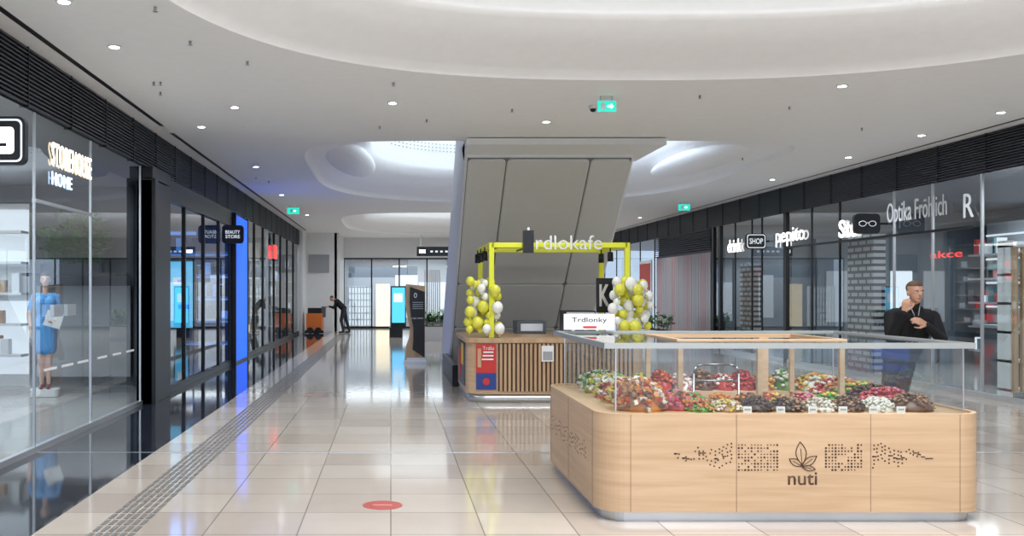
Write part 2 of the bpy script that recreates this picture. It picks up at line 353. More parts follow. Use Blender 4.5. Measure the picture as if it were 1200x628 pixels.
# ---------------------------------------------------------------- storefront right
b=MB()
b.poly([(XR,YB,.08),(XR,25.2,.08),(XR,25.2,ZG),(XR,YB,ZG)],M['glass'])
for y in(-6,-4,-2,0,2,4,6,8,10,11.9,13.75,15.0,16.15,18.1,19.3,20.55,21.9,22.5,23.6,24.65): b.box(XR-.015,XR+.02,y-.018,y+.018,0,ZG,M['steel'] if y<17 else M['black'])
for y in(20.55,24.65,25.15): b.box(XR-.04,XR+.08,y-.07,y+.07,0,ZG,M['black'])
b.box(XR-.03,XR+.03,YB,25.2,0,.08,M['steel']); b.box(XR-.03,XR+.03,14,20.5,2.5,2.54,M['black'])
b.done('window_right')
b=MB(); b.poly([(XR,30.7,.08),(XR,YE-.1,.08),(XR,YE-.1,ZG),(XR,30.7,ZG)],M['glass'])
for y in(30.8,32.6,34,36,38): b.box(XR-.015,XR+.02,y-.018,y+.018,0,ZG,M['black'])
b.done('window_right_far')
b=MB()
mdoor=mat('bronze_shutter',(.46,.41,.42),.3,.5); mdoor2=mat('rose_shutter',(.52,.33,.34),.3,.4)
for i in range(26): y=25.35+i*.2; b.box(XR-.03,XR+.03,y,y+.17,.02,2.62,mdoor2 if i%7 in(2,3) else mdoor)
b.box(XR,XR+.05,25.3,30.6,0,2.7,M['dgrey'])
for i in range(10): b.box(XR-.05,XR,25.3,30.6,2.66+i*.063,2.69+i*.063,M['slat'])
b.done('door_shutter')
pb=brick('brick_pattern',(.50,.52,.55),(.42,.45,.50),(.01,.01,.015),.30,.12,.026,.4,'yz',.5)
b=MB(); b.box(XR+.08,XR+.3,17.0,17.95,0,2.6,pb); b.done('brick_column')
b=MB(); b.box(XR+.08,XR+.3,22.6,23.5,0,2.25,pb); b.done('brick_column')
cols=[M['white'],M['grey'],M['black'],M['grey'],E['soft'],mat('goods_pink',(.6,.2,.22),.5),mat('goods_red',(.5,.05,.05),.5),mat('goods_teal',(.10,.25,.28),.5),M['wood2']]
for (y0,y1,st) in((5.3,13.4,1),(14.2,20.0,2),(20.8,24.4,3),(31,37,4)):
    random.seed(st); b=MB()
    b.box(12.7,12.95,y0,y1,0,3.0,M['grey'])
    for j in range(5): b.box(12.3,12.75,y0,y1,.3+j*.5,.34+j*.5,M['grey']); b.box(12.68,12.7,y0,y1,.72+j*.5,.76+j*.5,E['soft'])
    for i in range(int((y1-y0)*16)):
        y=random.uniform(y0,y1-.2); j=random.randint(0,4); b.box(12.35,12.55,y,y+random.uniform(.06,.2),.34+j*.5,.34+j*.5+random.uniform(.1,.34),random.choice(cols))
    b.done('shop_shelf')
    for k in range(max(1,int((y1-y0)/3))):
        b=MB(); yy=y0+1+k*2.6; b.box(10,11.2,yy,yy+.7,0,.95,M['dgrey']); b.box(9.95,11.25,yy-.05,yy+.75,.95,1.0,M['grey'])
        for q in range(5): b.box(10.1+q*.22,10.22+q*.22,yy+.2,yy+.4,1.0,1.1+random.random()*.3,random.choice(cols))
        b.done('display_table')
b=MB()
for i in range(7): b.box(9.0+i*.12,9.06+i*.12,13.55,13.61,.1,2.2,M['wood2'])
for j in range(6): b.box(8.98,9.78,13.61,13.9,.1+j*.42,.14+j*.42,M['white'])
b.box(8.98,9.02,13.61,13.9,0,2.3,M['white']); b.box(9.74,9.78,13.61,13.9,0,2.3,M['white'])
b.done('slatted_display_rack')
b=MB()
b.box(9.2,12.2,20.3,20.42,.1,2.7,mat('teal_wall',(.08,.10,.12),.3))
pk=mat('poster_rose',(.42,.16,.17),.5)
for i,m in enumerate((M['grey'],pk,E['soft'],M['grey'])): b.box(9.4+i*.7,9.85+i*.7,20.25,20.3,.9,2.0,m)
b.done('shop_display_panels')
let=mat('sign_letter_grey',(.62,.64,.66),.4,em=(.6,.65,.7),es=.12)  # faint glow put into the grey letters so they stand out
text('shop_lettering','Optika Fröhlich','L',(XR-.04,16.3,2.64),1.75,.44,let,.008)
text('shop_lettering','R','L',(XR-.04,14.12,2.66),.24,.36,let,.01)
text('neon_shop_sign','Sto','L',(XR-.04,18.05,2.58),.75,.34,E['white'],.01,None,.02)
text('neon_shop_sign','pepito','L',(XR-.04,21.0,2.55),1.45,.38,E['white'],.01,None)
text('neon_shop_sign','drink','L',(XR-.04,24.0,2.55),.9,.32,E['white'],.01)
text('neon_shop_sign','akce','L',(XR+.6,16.1,2.12),.9,.12,E['red'],.01)
b=MB(); b.box(XR-.09,XR-.05,30.9,32.4,.3,2.6,M['white']); b.box(XR-.1,XR-.09,31.0,32.3,1.6,2.5,mat('poster_brick_red',(.5,.06,.05),.5)); b.box(XR-.1,XR-.09,31.0,32.3,.5,1.4,M['grey']); b.done('window_poster')
# ---------------------------------------------------------------- ceiling fittings
b=MB()
dl=[(134,54),(75,1),(236,148),(275,125),(905,210),(987,100),(460,120),(1080,158),(300,195),(330,228),(880,232),(640,142)]
dlp=[]
for px,py in dl:
    Y=2.3*F/(342-py); dlp.append((PX(px,Y),Y))
dlp+= [(-2.2,3),(7.9,3),(-2.5,28),(7.7,29),(7.8,12),(7.8,16)]
for x,y in dlp:
    b.cyl((x,y,ZC-.012),(x,y,ZC+.0),.065,.065,M['white'],20); b.cyl((x,y,ZC-.014),(x,y,ZC-.011),.045,.045,E['down'],16)
b.done('recessed_downlights')
b=MB()
for px,py in[(182,8),(223,48),(290,72),(188,96),(188,108),(461,97),(300,208),(315,212),(925,125),(1078,158),(870,185),(445,148),(500,140),(820,112),(1010,150),(600,128),(180,96)]:
    Y=2.3*F/(342-py); x=PX(px,Y); b.cyl((x,Y,ZC-.035),(x,Y,ZC),.010,.015,M['grey'],8); b.cyl((x,Y,ZC-.04),(x,Y,ZC-.035),.022,.022,M['steel'],10)
b.done('ceiling_sprinklers')
def exit_sign(x,Y,w,h):
    e=empty('emergency_exit_sign',(x,Y,ZC)); b=MB()
    b.box(x-w/2,x+w/2,Y,Y+.05,ZC-h-.06,ZC-.06,M['white']); b.box(x-w/2,x+w/2,Y-.004,Y,ZC-h-.06,ZC-.06,E['green'])
    zc=ZC-.06-h/2
    b.box(x-.07,x-.02,Y-.007,Y-.004,zc-.04,zc+.04,M['white']); b.box(x+.01,x+.05,Y-.007,Y-.004,zc-.012,zc+.012,E['white'])
    b.poly([(x+.05,Y-.007,zc-.03),(x+.08,Y-.007,zc),(x+.05,Y-.007,zc+.03)],E['white'])
    for q in(-1,1): b.cyl((x+q*w*.3,Y+.02,ZC-.06),(x+q*w*.3,Y+.02,ZC),.006,.006,M['steel'],6)
    child(b.done('sign_body'),e)
exit_sign(2.53,11,.22,.13); exit_sign(-2.6,25,.32,.17); exit_sign(7.5,24,.3,.16)
b=MB(); x=PX(695,11.6); b.cyl((x,11.6,ZC-.04),(x,11.6,ZC),.05,.06,M['white'],16); b.sph((x,11.6,ZC-.04),.04,M['black']); b.done('security_camera')
# ---------------------------------------------------------------- floor details
b=MB(); mt=mat('tactile_stud',(.17,.16,.15),.4)
y=4.2
while y<34:
    for i in range(6):
        x=-1.93+i*.052; b.box(x,x+.03,y,y+.13,0,.005,mt)
    y+=.17
b.done('tactile_paving_strip')
b=MB(); b.box(XL,XR,9.05,9.068,0,.004,M['steel']); b.done('trim_floor_joint')
mr=mat('floor_sticker_red',(.42,.07,.055),.4); mr2=mat('floor_sticker_rose',(.62,.30,.26),.4)
for x,Y,r,m in((-.06,6.82,.145,mr),(-1.15,14.1,.17,mat('floor_sticker_brown',(.40,.25,.2),.4))):
    b=MB(); b.cyl((x,Y,0.0),(x,Y,.002),r,r,m,32)
    if r<.15: b.box(x-.07,x+.07,Y-.012,Y+.012,.002,.003,mr2)
    b.done('floor_sticker')
# ---------------------------------------------------------------- escalator
XA,XB=1.13,3.72
e=empty('escalator',(2.4,16,0)); b=MB()
prof=[(14.33,3.60),(18.4,0.0),(21.4,0.0),(15.6,4.8),(14.33,4.8)]
A=[(XA,y,z) for y,z in prof]; B=[(XB,y,z) for y,z in prof]
R=b.loft([A,B],M['slabside'],False); b.face(R[0],M['slabside']); b.face(R[1][::-1],M['slabside'])
child(b.done('truss_cladding',.03),e)
U=Vector((0,18.4-14.33,-3.60)); L=U.length; U.normalize(); N=Vector((0,U.z,-U.y)); 
if N.y>0: N=-N
O=Vector((0,14.33,3.60))
def slp(x,t,n): return tuple(O+U*t+N*n+Vector((x,0,0)))
b=MB(); b.poly([slp(XA+.04,.0,.004),slp(XB-.04,.0,.004),slp(XB-.04,L-.1,.004),slp(XA+.04,L-.1,.004)],M['gap'])
rows=[(.02,2.85),(2.87,4.05),(4.07,5.3)]
colsx=[(XA+.05,XA+.63),(XA+.65,XB-.68),(XB-.66,XB-.05)]
for r0,r1 in rows:
    for ci,(x0,x1) in enumerate(colsx):
        pts=rrect(x0,x1,r0,r1,.07,4)
        ins=rrect(x0+.02,x1-.02,r0+.02,r1-.02,.06,4)
        R=b.loft([[slp(x,t,.004) for x,t in pts],[slp(x,t,.03) for x,t in pts],[slp(x,t,.04) for x,t in ins]],M['panel'],False); b.face(R[-1],M['panel'])
child(b.done('underside_panels'),e)
b=MB()
R=b.loft([[(1.13,13.95,3.835),(4.1,13.95,3.835),(4.1,14.9,3.835),(1.13,14.9,3.835)],[(1.13,13.95,3.74),(4.1,13.95,3.74),(3.8,14.6,3.58),(1.13,14.6,3.58)]],M['slabside'],False); b.face(R[1][::-1],M['slabside']); b.face(R[0],M['slabside'])
child(b.done('top_soffit'),e)
b=MB(); b.box(XA-.12,XA-.01,15.4,18.4,.0,.35,M['black']); b.done('escalator_plinth',.02)
# ---------------------------------------------------------------- cafe kiosk
e=empty('cafe_kiosk',(2.3,14,0))
b=MB(); b.prism(rrect(1.1,3.55,13.15,15.15,.25,8),.0,.12,M['steel'],True); b.prism(rrect(1.07,3.58,13.12,15.18,.25,8),.12,.84,M['wood'],False)
b.prism(rrect(1.04,3.62,13.08,15.2,.27,8),.84,.90,M['wood2'],False); child(b.done('counter_body'),e)
b=MB(); x=1.52
while x<3.4: b.box(x,x+.035,13.09,13.13,.16,.83,M['wood2']); x+=.06
b.box(1.5,3.4,13.112,13.12,.16,.83,M['ink'])
child(b.done('counter_slats',.004),e)
b=MB(); red=mat('poster_red',(.55,.03,.025),.5); blu=mat('poster_blue',(.02,.05,.25),.5); yel=mat('poster_yellow',(.75,.5,.05),.5)
b.box(1.19,1.47,13.085,13.10,.42,.82,red); b.box(1.19,1.47,13.085,13.10,.19,.42,blu); b.cyl((1.33,13.084,.30),(1.33,13.078,.30),.05,.05,red,18)
for j in range(3): b.box(1.29-.01*j,1.43,13.08,13.085,.70-j*.05,.72-j*.05,M['white'])
b.box(1.21,1.26,13.08,13.085,.5,.76,M['wood2']); text('poster_text','Trdlo','cam',(1.28,13.084,.74),.16,.05,M['white'],.003,e)
b.box(2.1,2.27,13.07,13.09,.58,.80,M['white']); b.box(2.12,2.25,13.065,13.07,.6,.72,M['grey'])
b.box(1.045,1.065,13.5,14.5,.2,.82,M['dgrey']); b.box(1.035,1.045,13.55,13.85,.5,.8,yel); b.box(1.035,1.045,13.95,14.3,.3,.7,red)
child(b.done('counter_posters'),e)
b=MB()
t_=.035
for x in(1.43,3.36):
    for y in(13.35,15.0): b.box(x-t_,x+t_,y-t_,y+t_,.90,2.25,M['lime'])
    b.box(x-t_,x+t_,13.35,15.0,2.18,2.25,M['lime'])
for y in(13.35,15.0): b.box(1.43,3.36,y-t_,y+t_,2.18,2.25,M['lime'])
for k,x in enumerate((1.55,2.0)): b.box(x,x+.02,13.35,15,2.19,2.22,M['black'])
child(b.done('canopy_frame',.004),e)
b=MB()
for x,y in((1.36,13.6),(1.36,14.2),(1.36,14.7),(3.25,13.9),(3.25,14.5)): b.cyl((x,y,2.0),(x,y,2.14),.045,.04,M['black'],12); b.cyl((x,y,2.14),(x,y,2.2),.01,.01,M['black'],6)
b.box(1.87,2.02,13.26,13.31,2.10,2.42,M['black']); b.box(1.93,1.96,13.26,13.31,2.42,2.46,M['steel'])
child(b.done('spotlights'),e)
text('cafe_letters','rdlokafe','cam',(2.05,13.29,2.15),.94,.20,mat('letter_grey',(.75,.75,.73),.5),.015,e)
b=MB(); b.box(2.98,3.22,13.6,13.63,1.25,1.75,M['black']); child(b.done('menu_board'),e); text('menu_letter','K','cam',(3.02,13.595,1.34),.15,.32,M['white'],.004,e,.03)
b=MB(); b.box(2.5,2.95,13.5,13.9,.9,1.28,M['black']); b.box(2.52,2.93,13.46,13.5,1.15,1.26,M['steel']); b.cyl((2.62,13.47,1.0),(2.62,13.47,1.12),.03,.03,M['steel']); b.cyl((2.8,13.47,1.0),(2.8,13.47,1.12),.03,.03,M['steel']); b.box(2.52,2.93,13.35,13.5,.9,.95,M['steel']); child(b.done('coffee_machine',.01),e)
b=MB(); b.box(1.95,2.4,14.5,15.0,.9,1.1,M['dgrey']); b.box(2.0,2.35,14.48,14.5,.94,1.06,M['steel']); child(b.done('pastry_oven',.01),e)
def balloons(nm,cx,cy,z0,z1,wx,wy,n,seed,pl):
    random.seed(seed); b=MB(); P=[]
    tries=0
    while len(P)<n and tries<12000:
        tries+=1; r=random.uniform(.05,.095); p=Vector((cx+random.uniform(-wx,wx),cy+random.uniform(-wy,wy),random.uniform(z0,z1)))
        if all((p-q).length>(r+s)*.80 for q,s in P): P.append((p,r))
    for p,r in P:
        m=M['lime_b'] if random.random()<pl else M['white_b']
        b.sph(p,(r*.95,r*.95,r*1.08),m,16,12); b.cyl(p-Vector((0,0,r*1.05)),p-Vector((0,0,r*1.05+.02)),.006,.014,m,8)
    o=b.done(nm); child(o,e)
balloons('balloon_cluster',1.32,13.40,.99,1.72,.22,.15,38,5,.55)
balloons('balloon_cluster',3.36,13.2,1.02,1.70,.26,.17,42,8,.55)
# ---------------------------------------------------------------- candy kiosk
X0,X1,Y0,Y1=1.40,4.02,6.30,8.42
e=empty('candy_kiosk',(2.7,7.3,0))
b=MB(); b.prism(rrect(X0+.05,X1-.05,Y0+.05,Y1-.05,.16,8),0,.075,M['steel'],False); child(b.done('kick_plate'),e)
b=MB()
o1=rrect(X0,X1,Y0,Y1,.2,10); i1=rrect(X0+.03,X1-.03,Y0+.03,Y1-.03,.17,10)
b.loft([[(x,y,.07) for x,y in i1],[(x,y,.07) for x,y in o1],[(x,y,.73) for x,y in o1],[(x,y,.73) for x,y in i1],[(x,y,.69) for x,y in i1]],M['wood'],False)
xa,xb,ya,yb=2.15,3.35,6.98,7.85
inner=rrect(xa,xb,ya,yb,.01,10)
b.loft([[(x,y,.715) for x,y in i1],[(x,y,.715) for x,y in inner],[(x,y,.0) for x,y in inner]],M['wood'],False)
child(b.done('counter_base'),e)
b=MB()
for x in(1.61,2.32,3.22,3.82): b.box(x-.0015,x+.0015,Y0-.0015,Y0+.01,.075,.728,M['groove'])
for y in(6.52,7.4,8.2): b.box(X0-.0015,X0+.01,y-.002,y+.002,.075,.728,M['groove'])
child(b.done('panel_grooves'),e)
random.seed(21); b=MB()
def dot(x,z,r=.0065): b.cyl((x,Y0-.0005,z),(x,Y0-.002,z),r,r,M['ink'],8)
def glyphs(x0,x1,z0,z1):
    nx=int((x1-x0)/.0215); nz=int((z1-z0)/.021)+1
    for i in range(nx):
        for j in range(nz):
            if random.random()<.80: dot(x0+i*.0215,z0+j*.021,random.choice((.0045,.006,.0075)))
glyphs(2.335,2.62,.355,.53); glyphs(2.92,3.19,.355,.53)
for x0,x1 in((1.90,2.30),(3.235,3.64)):
    x=x0
    while x<x1:
        t=(x-x0)/(x1-x0); t=t if x0<2.5 else 1-t
        zz=.45+.02*math.sin(x*31); k=max(1,round(random.uniform(0,1.5)+t*6))
        for j in range(k):
            if random.random()<.8: dot(x+random.choice((0,.008)),zz+(j-(k-1)/2)*.025,.006)
        if random.random()<.45: b.box(x,x+.026,Y0-.002,Y0,zz-.004,zz+.004,M['ink'])
        x+=.027
for i in range(30):
    for j in range(4):
        if random.random()<.7:
            y=6.75+i*.05; z=.36+j*.035+.012*math.sin(i); b.cyl((X0+.0005,y,z),(X0-.002,y,z),.007,.007,M['ink'],8)
child(b.done('perforated_pattern'),e)
text('kiosk_lettering','nuti','cam',(2.665,Y0-.0005,.255),.195,.085,M['ink'],.003,e,.004)
b=MB(); LX,LZ=2.76,.42
def leaf(ang,ln,wd,ox,oz):
    pts=[]
    for i in range(25):
        t=i/12.0
        if t<=1: u=t; w=math.sin(math.pi*u)*wd
        else: u=2-t; w=-math.sin(math.pi*u)*wd
        a=math.radians(ang); x=u*ln*math.cos(a)-w*math.sin(a); z=u*ln*math.sin(a)+w*math.cos(a)
        pts.append((LX+ox+x,Y0-.002,LZ+oz+z))
    b.tube(pts,.003,M['ink'],6)
    a=math.radians(ang); b.tube([(LX+ox,Y0-.002,LZ+oz),(LX+ox+ln*.7*math.cos(a),Y0-.002,LZ+oz+ln*.7*math.sin(a))],.0022,M['ink'],6)
leaf(95,.155,.035,0,-.03); leaf(35,.12,.025,.0,-.04); leaf(150,.10,.022,.0,-.04); leaf(-10,.09,.018,0,-.045)
child(b.done('leaf_logo'),e)
gx0,gx1,gy0,gy1=1.54,3.92,6.43,8.32; gz0,gz1=.715,1.165
b=MB(); G=M['kglass']
for p,q in(((gx0,gy0),(gx1,gy0)),((gx1,gy0),(gx1,gy1)),((gx1,gy1),(gx0,gy1)),((gx0,gy1),(gx0,gy0))):
    b.poly([(p[0],p[1],gz0),(q[0],q[1],gz0),(q[0],q[1],gz1),(p[0],p[1],gz1)],G)
LG=glass('lid_glass',(.80,.88,.87),.16,.7)
for q in((gx0-.09,xa,gy0-.06,gy1+.06),(xb,gx1+.05,gy0-.06,gy1+.06),(xa,xb,gy0-.06,ya),(xa,xb,yb,gy1+.06)):
    b.poly([(q[0],q[2],1.19),(q[1],q[2],1.19),(q[1],q[3],1.19),(q[0],q[3],1.19)],LG)
child(b.done('display_glass',recalc=False),e)
b=MB()
lx0,lx1,ly0,ly1=gx0-.09,gx1+.05,gy0-.06,gy1+.06
for q in((lx0,lx1,ly0,ly0+.03),(lx0,lx1,ly1-.03,ly1),(lx0,lx0+.03,ly0+.03,ly1-.03),(lx1-.03,lx1,ly0+.03,ly1-.03)): b.box(*q,1.165,1.203,M['alu'])
for x,y in((gx0,gy0),(gx1,gy0),(gx0,gy1),(gx1,gy1)): b.box(x-.004,x+.004,y-.004,y+.004,gz0,1.165,M['steel'])
child(b.done('steel_frame'),e)
b=MB()
for x,y in((xa,ya),(xb,ya),(xa,yb),(2.74,ya)): b.box(x-.018,x+.018,y-.018,y+.018,.715,1.17,M['wood'])
b.box(3.07,3.15,yb-.02,yb+.01,.715,1.17,M['wood'])
b.box(xb-.018,xb+.018,yb-.018,yb+.018,.715,1.17,M['wood'])
for q in((xa-.03,xb+.03,ya-.03,ya+.015),(xa-.03,xb+.03,yb-.015,yb+.03),(xa-.03,xa+.015,ya+.015,yb-.015),(xb-.015,xb+.03,ya+.015,yb-.015)): b.box(*q,1.168,1.20,M['wood'])
child(b.done('inner_wood_frame'),e)
def cm(n,c,r=.35): return mat('candy_'+n,tuple(x*.75 for x in c),r)
C=dict(red=cm('red',(.55,.04,.03)),org=cm('orange',(.75,.25,.03)),yel=cm('yellow',(.8,.6,.08)),grn=cm('green',(.15,.38,.06)),brn=cm('brown',(.16,.065,.025)),dbr=cm('dark',(.06,.026,.014)),
 tan=cm('tan',(.48,.25,.11)),wht=cm('white',(.9,.85,.75)),cyn=cm('teal',(.1,.4,.45)),pnk=cm('pink',(.7,.2,.3)))
b=MB(); random.seed(4)
def heap(cx,cy,rx,ry,hh,names,n=110,ps=.018):
    b.sph((cx,cy,.715),(rx*.95,ry*.95,hh*.9),C[names[0]],14,8)
    for i in range(n):
        a=random.uniform(0,6.28); q=math.sqrt(random.random()); x=cx+rx*q*math.cos(a); y=cy+ry*q*math.sin(a)
        z=.718+hh*math.sqrt(max(0,1-q*q))+random.uniform(-.004,.012)
        k=ps*random.uniform(.7,1.2); m=C[random.choice(names)]
        if ps>.022:
            rot=Matrix.Rotation(random.uniform(0,3),3,Vector((random.random(),random.random(),random.random()+.1)).normalized()); b.box(x-k,x+k,y-k*.5,y+k*.5,z-k*.4,z+k*.4,m,rot)
        else: b.sph((x,y,z),(k,k*.8,k*.7),m,7,5)
mix=['org','red','yel','wht','grn','brn','tan']
heap(1.77,6.68,.18,.19,.20,['org','org','brn','red','tan','wht'],320,.028)
heap(2.03,6.72,.12,.17,.11,['red','org','brn','pnk'],160,.024)
for i,y in enumerate((7.08,7.43,7.78,8.10)): heap(1.82,y,.22,.17,.14,[mix[(i+k)%7] for k in range(3)],190,.024)
fr=[(2.16,['grn','red','org'],.07),(2.36,['tan','wht','yel'],.06),(2.58,['dbr','brn'],.085),(2.80,['dbr','tan'],.09),(3.02,['wht','wht','tan'],.075),(3.22,['brn','tan','dbr'],.09),(3.43,['wht','wht'],.08),(3.67,['brn','tan'],.11)]
for x,nm,hh in fr: heap(x,6.62,.105 if x<3.6 else .15,.14,hh,nm,170,.013)
for i in range(6): heap(2.2+i*.2,6.85,.10,.08,.085,[['red','grn'],['tan','org'],['brn','org'],['yel','red'],['red','pnk'],['grn','yel']][i],60,.017)
for i in range(7): heap(3.65,6.92+i*.19,.21,.10,.12,[['red','pnk'],['dbr','brn'],['grn','yel','red'],['tan','org'],['red','wht'],['wht','yel'],['org','yel']][i],110,.018)
for i in range(8): heap(2.15+i*.175,8.08,.09,.17,.12+.03*(i%2),[['yel','grn'],['red','org'],['wht','pnk'],['brn','tan'],['red','wht'],['red','red'],['org','yel'],['grn','wht']][i],80,.018)
child(b.done('candy_and_nut_heaps'),e)
b=MB()
for x in(2.46,2.69,2.91,3.12,3.33,3.52): b.box(x-.03,x+.03,6.475,6.48,.715,.76,M['white']); b.box(x-.02,x+.02,6.472,6.475,.735,.745,M['grey'])
for x in(2.23,2.46,2.69,2.91,3.12,3.33,3.52): b.box(x-.004,x+.004,6.48,6.76,.715,.745,M['wood'])
child(b.done('price_tags'),e)
b=MB(); pts=[(2.42,7.5,.0),(2.42,7.5,.90),(2.44,7.5,.955),(2.50,7.5,.97),(2.70,7.5,.97),(2.76,7.5,.955),(2.78,7.5,.90),(2.78,7.5,.0)]
dst=mat('dark_steel',(.28,.29,.30),.3,.8)
b.tube(pts,.010,dst,10); b.tube([(2.42,7.5,.84),(2.78,7.5,.84)],.007,dst,8); b.tube([(2.42,7.5,.70),(2.78,7.5,.70)],.007,dst,8); b.box(2.4,2.8,7.1,7.5,.44,.48,M['black'])
b.tube([(2.42,7.12,0),(2.42,7.12,.46)],.010,dst); b.tube([(2.78,7.12,0),(2.78,7.12,.46)],.010,dst); b.done('metal_chair')
e2=empty('tabletop_sign',(1.75,8.3,1.2)); b=MB(); b.box(1.53,1.98,8.30,8.315,1.215,1.355,M['white']); b.box(1.70,1.82,8.296,8.30,1.23,1.247,red); b.box(1.6,1.62,8.28,8.34,1.204,1.216,M['steel']); b.box(1.9,1.92,8.28,8.34,1.204,1.216,M['steel']); child(b.done('board'),e2)
text('sign_text','Trdlonky','cam',(1.60,8.30,1.27),.31,.055,M['black'],.002,e2)
# ---------------------------------------------------------------- directory totem etc
e=empty('information_totem',(.54,20.5,0)); b=MB()
pr=[(.30,0),(.74,0),(.74,1.68),(.33,1.72),(.31,1.3),(.36,1.0),(.42,.75),(.40,.55),(.33,.35)]
R=b.loft([[(x,20.4,z) for x,z in pr],[(x,20.65,z) for x,z in pr]],M['wood2'],False); b.face(R[0],M['wood2']); b.face(R[1][::-1],M['wood2'])
pf=[(.47,.30),(.735,.12),(.735,1.55),(.42,1.66),(.41,1.32),(.44,1.02),(.49,.78),(.49,.5)]
R=b.loft([[(x,20.38,z) for x,z in pf],[(x,20.4,z) for x,z in pf]],M['black'],False); b.face(R[0],M['black'])
b.box(.28,.76,20.36,20.68,0,.06,M['white']); b.box(.34,.74,20.375,20.40,0.02,.12,M['white']); child(b.done('body'),e)
text('number','0','cam',(.5,20.378,1.42),.07,.11,M['white'],.003,e); text('label','mapa centra','cam',(.45,20.378,.95),.25,.045,M['white'],.003,e)
b=MB()
for j in range(4): b.box(.47,.70,20.376,20.38,1.18+j*.045,1.195+j*.045,M['grey'])
child(b.done('map_lines'),e)
b=MB(); b.box(.0,.52,32,32.15,.35,1.75,M['black']); b.box(.04,.48,31.99,32,.5,1.7,E['cyan']); b.box(-.05,.4,31.85,32.3,0,.35,M['black']); b.box(.1,.4,31.985,31.99,1.2,1.5,E['soft']); b.done('digital_kiosk_screen')
plant('planter_box',1.0,2.0,29.6,30.1,.45,.55,60,M['white'],11,.2)
plant('planter_box',7.5,8.0,26.5,28.5,.45,.5,30,M['white'],12,.2)
b=MB(); b.box(1.05,2.7,38,38.1,3.0,3.38,M['black']); b.box(1.2,1.23,38.04,38.06,3.38,ZC,M['steel']); b.box(2.5,2.53,38.04,38.06,3.38,ZC,M['steel']); b.box(1.15,1.4,37.99,38,3.12,3.26,E['white'])
for i in range(5): b.box(1.6+i*.2,1.70+i*.2,37.99,38,3.15,3.22,E['soft'])
b.done('hanging_wayfinding_sign')
b=MB(); orange=mat('scrubber_orange',(.65,.16,.03),.4)
b.box(-3.15,-2.55,34.9,35.7,.12,.75,orange); b.box(-3.1,-2.6,35.0,35.5,.75,.95,M['black']); b.box(-2.6,-2.45,35.1,35.5,.6,1.0,M['dgrey']); b.cyl((-3.0,34.85,.12),(-3.0,35.0,.12),.12,.12,M['black']); b.cyl((-2.7,34.85,.12),(-2.7,35.0,.12),.12,.12,M['black']); b.cyl((-2.85,35.6,.12),(-2.85,35.75,.12),.12,.12,M['black'])
b.box(-3.2,-2.5,34.8,34.95,.02,.12,M['black']); b.tube([(-2.5,35.3,.95),(-2.3,35.3,1.02)],.02,M['steel']); b.done('floor_scrubber_machine',.04)
# ---------------------------------------------------------------- people
def capsule(bm,p1,r1,p2,r2,seg=14):
    p1=Vector(p1);p2=Vector(p2); d=p2-p1; L=d.length
    if L<1e-6: return
    d/=L; a=d.orthogonal().normalized(); c=d.cross(a)
    rows=[]
    for k in range(-4,1): t=math.radians(90*k/4.0*1.0); rows.append((p1+d*(r1*math.sin(t)),r1*math.cos(t)))
    for k in range(0,5): t=math.radians(90*k/4.0); rows.append((p2+d*(r2*math.sin(t)),r2*math.cos(t)))
    rows=rows[1:-1]
    V=[[bm.verts.new(p+r*(math.cos(2*math.pi*i/seg)*a+math.sin(2*math.pi*i/seg)*c)) for i in range(seg)] for p,r in rows]
    for A,B in zip(V[:-1],V[1:]):
        for i in range(seg): bm.faces.new([A[i],A[(i+1)%seg],B[(i+1)%seg],B[i]])
    bm.faces.new(V[0][::-1]); bm.faces.new(V[-1])
def figure(name,base,bones,ells,mats,voxel=.008,yaw=0,hairfn=None,parts=None,smooth=5):
    bm=bmesh.new()
    for (p1,r1,p2,r2,m) in bones: capsule(bm,p1,r1,p2,r2)
    for (c,r,m) in ells:
        mm=Matrix.Translation(c)@Matrix.Diagonal((*r,1)); bmesh.ops.create_uvsphere(bm,u_segments=20,v_segments=14,radius=1,matrix=mm)
    bmesh.ops.recalc_face_normals(bm,faces=bm.faces)
    me=bpy.data.meshes.new(name); bm.to_mesh(me); bm.free()
    o=bpy.data.objects.new(name,me); S.collection.objects.link(o)
    r=o.modifiers.new('r','REMESH'); r.mode='VOXEL'; r.voxel_size=voxel
    s_=o.modifiers.new('s','SMOOTH'); s_.iterations=smooth; s_.factor=.5
    bpy.context.view_layer.update()
    m2=bpy.data.meshes.new_from_object(o.evaluated_get(bpy.context.evaluated_depsgraph_get())); bpy.data.objects.remove(o)
    n=len(m2.polygons); C_=np.zeros(n*3); m2.polygons.foreach_get('center',C_); C_=C_.reshape(-1,3)
    best=np.full(n,1e9); lab=np.zeros(n,int); keys=list(mats.keys())
    for (p1,r1,p2,r2,m) in bones:
        a=np.array(p1,float); d=np.array(p2,float)-a; t=np.clip(((C_-a)@d)/max(d@d,1e-9),0,1)
        dist=np.linalg.norm(C_-(a+t[:,None]*d),axis=1)-(r1+(r2-r1)*t); k=dist<best; best[k]=dist[k]; lab[k]=keys.index(m)
    for (c,r,m) in ells:
        q=(C_-np.array(c,float))/np.array(r,float); dist=(np.linalg.norm(q,axis=1)-1)*min(r); k=dist<best; best[k]=dist[k]; lab[k]=keys.index(m)
    if hairfn is not None:
        hk=hairfn(C_)&(lab==keys.index('skin')); lab[hk]=keys.index('hair')
    m2.materials.clear()
    for k in keys: m2.materials.append(mats[k])
    m2.polygons.foreach_set('material_index',lab.astype(np.int32)); m2.polygons.foreach_set('use_smooth',np.ones(n,bool)); m2.update()
    e=empty(name,base); e.rotation_euler=(0,0,yaw)
    ob=bpy.data.objects.new('body',m2); S.collection.objects.link(ob); ob.parent=e
    if parts:
        b=MB(); parts(b); p=b.done('face_and_details'); p.parent=e
    return e
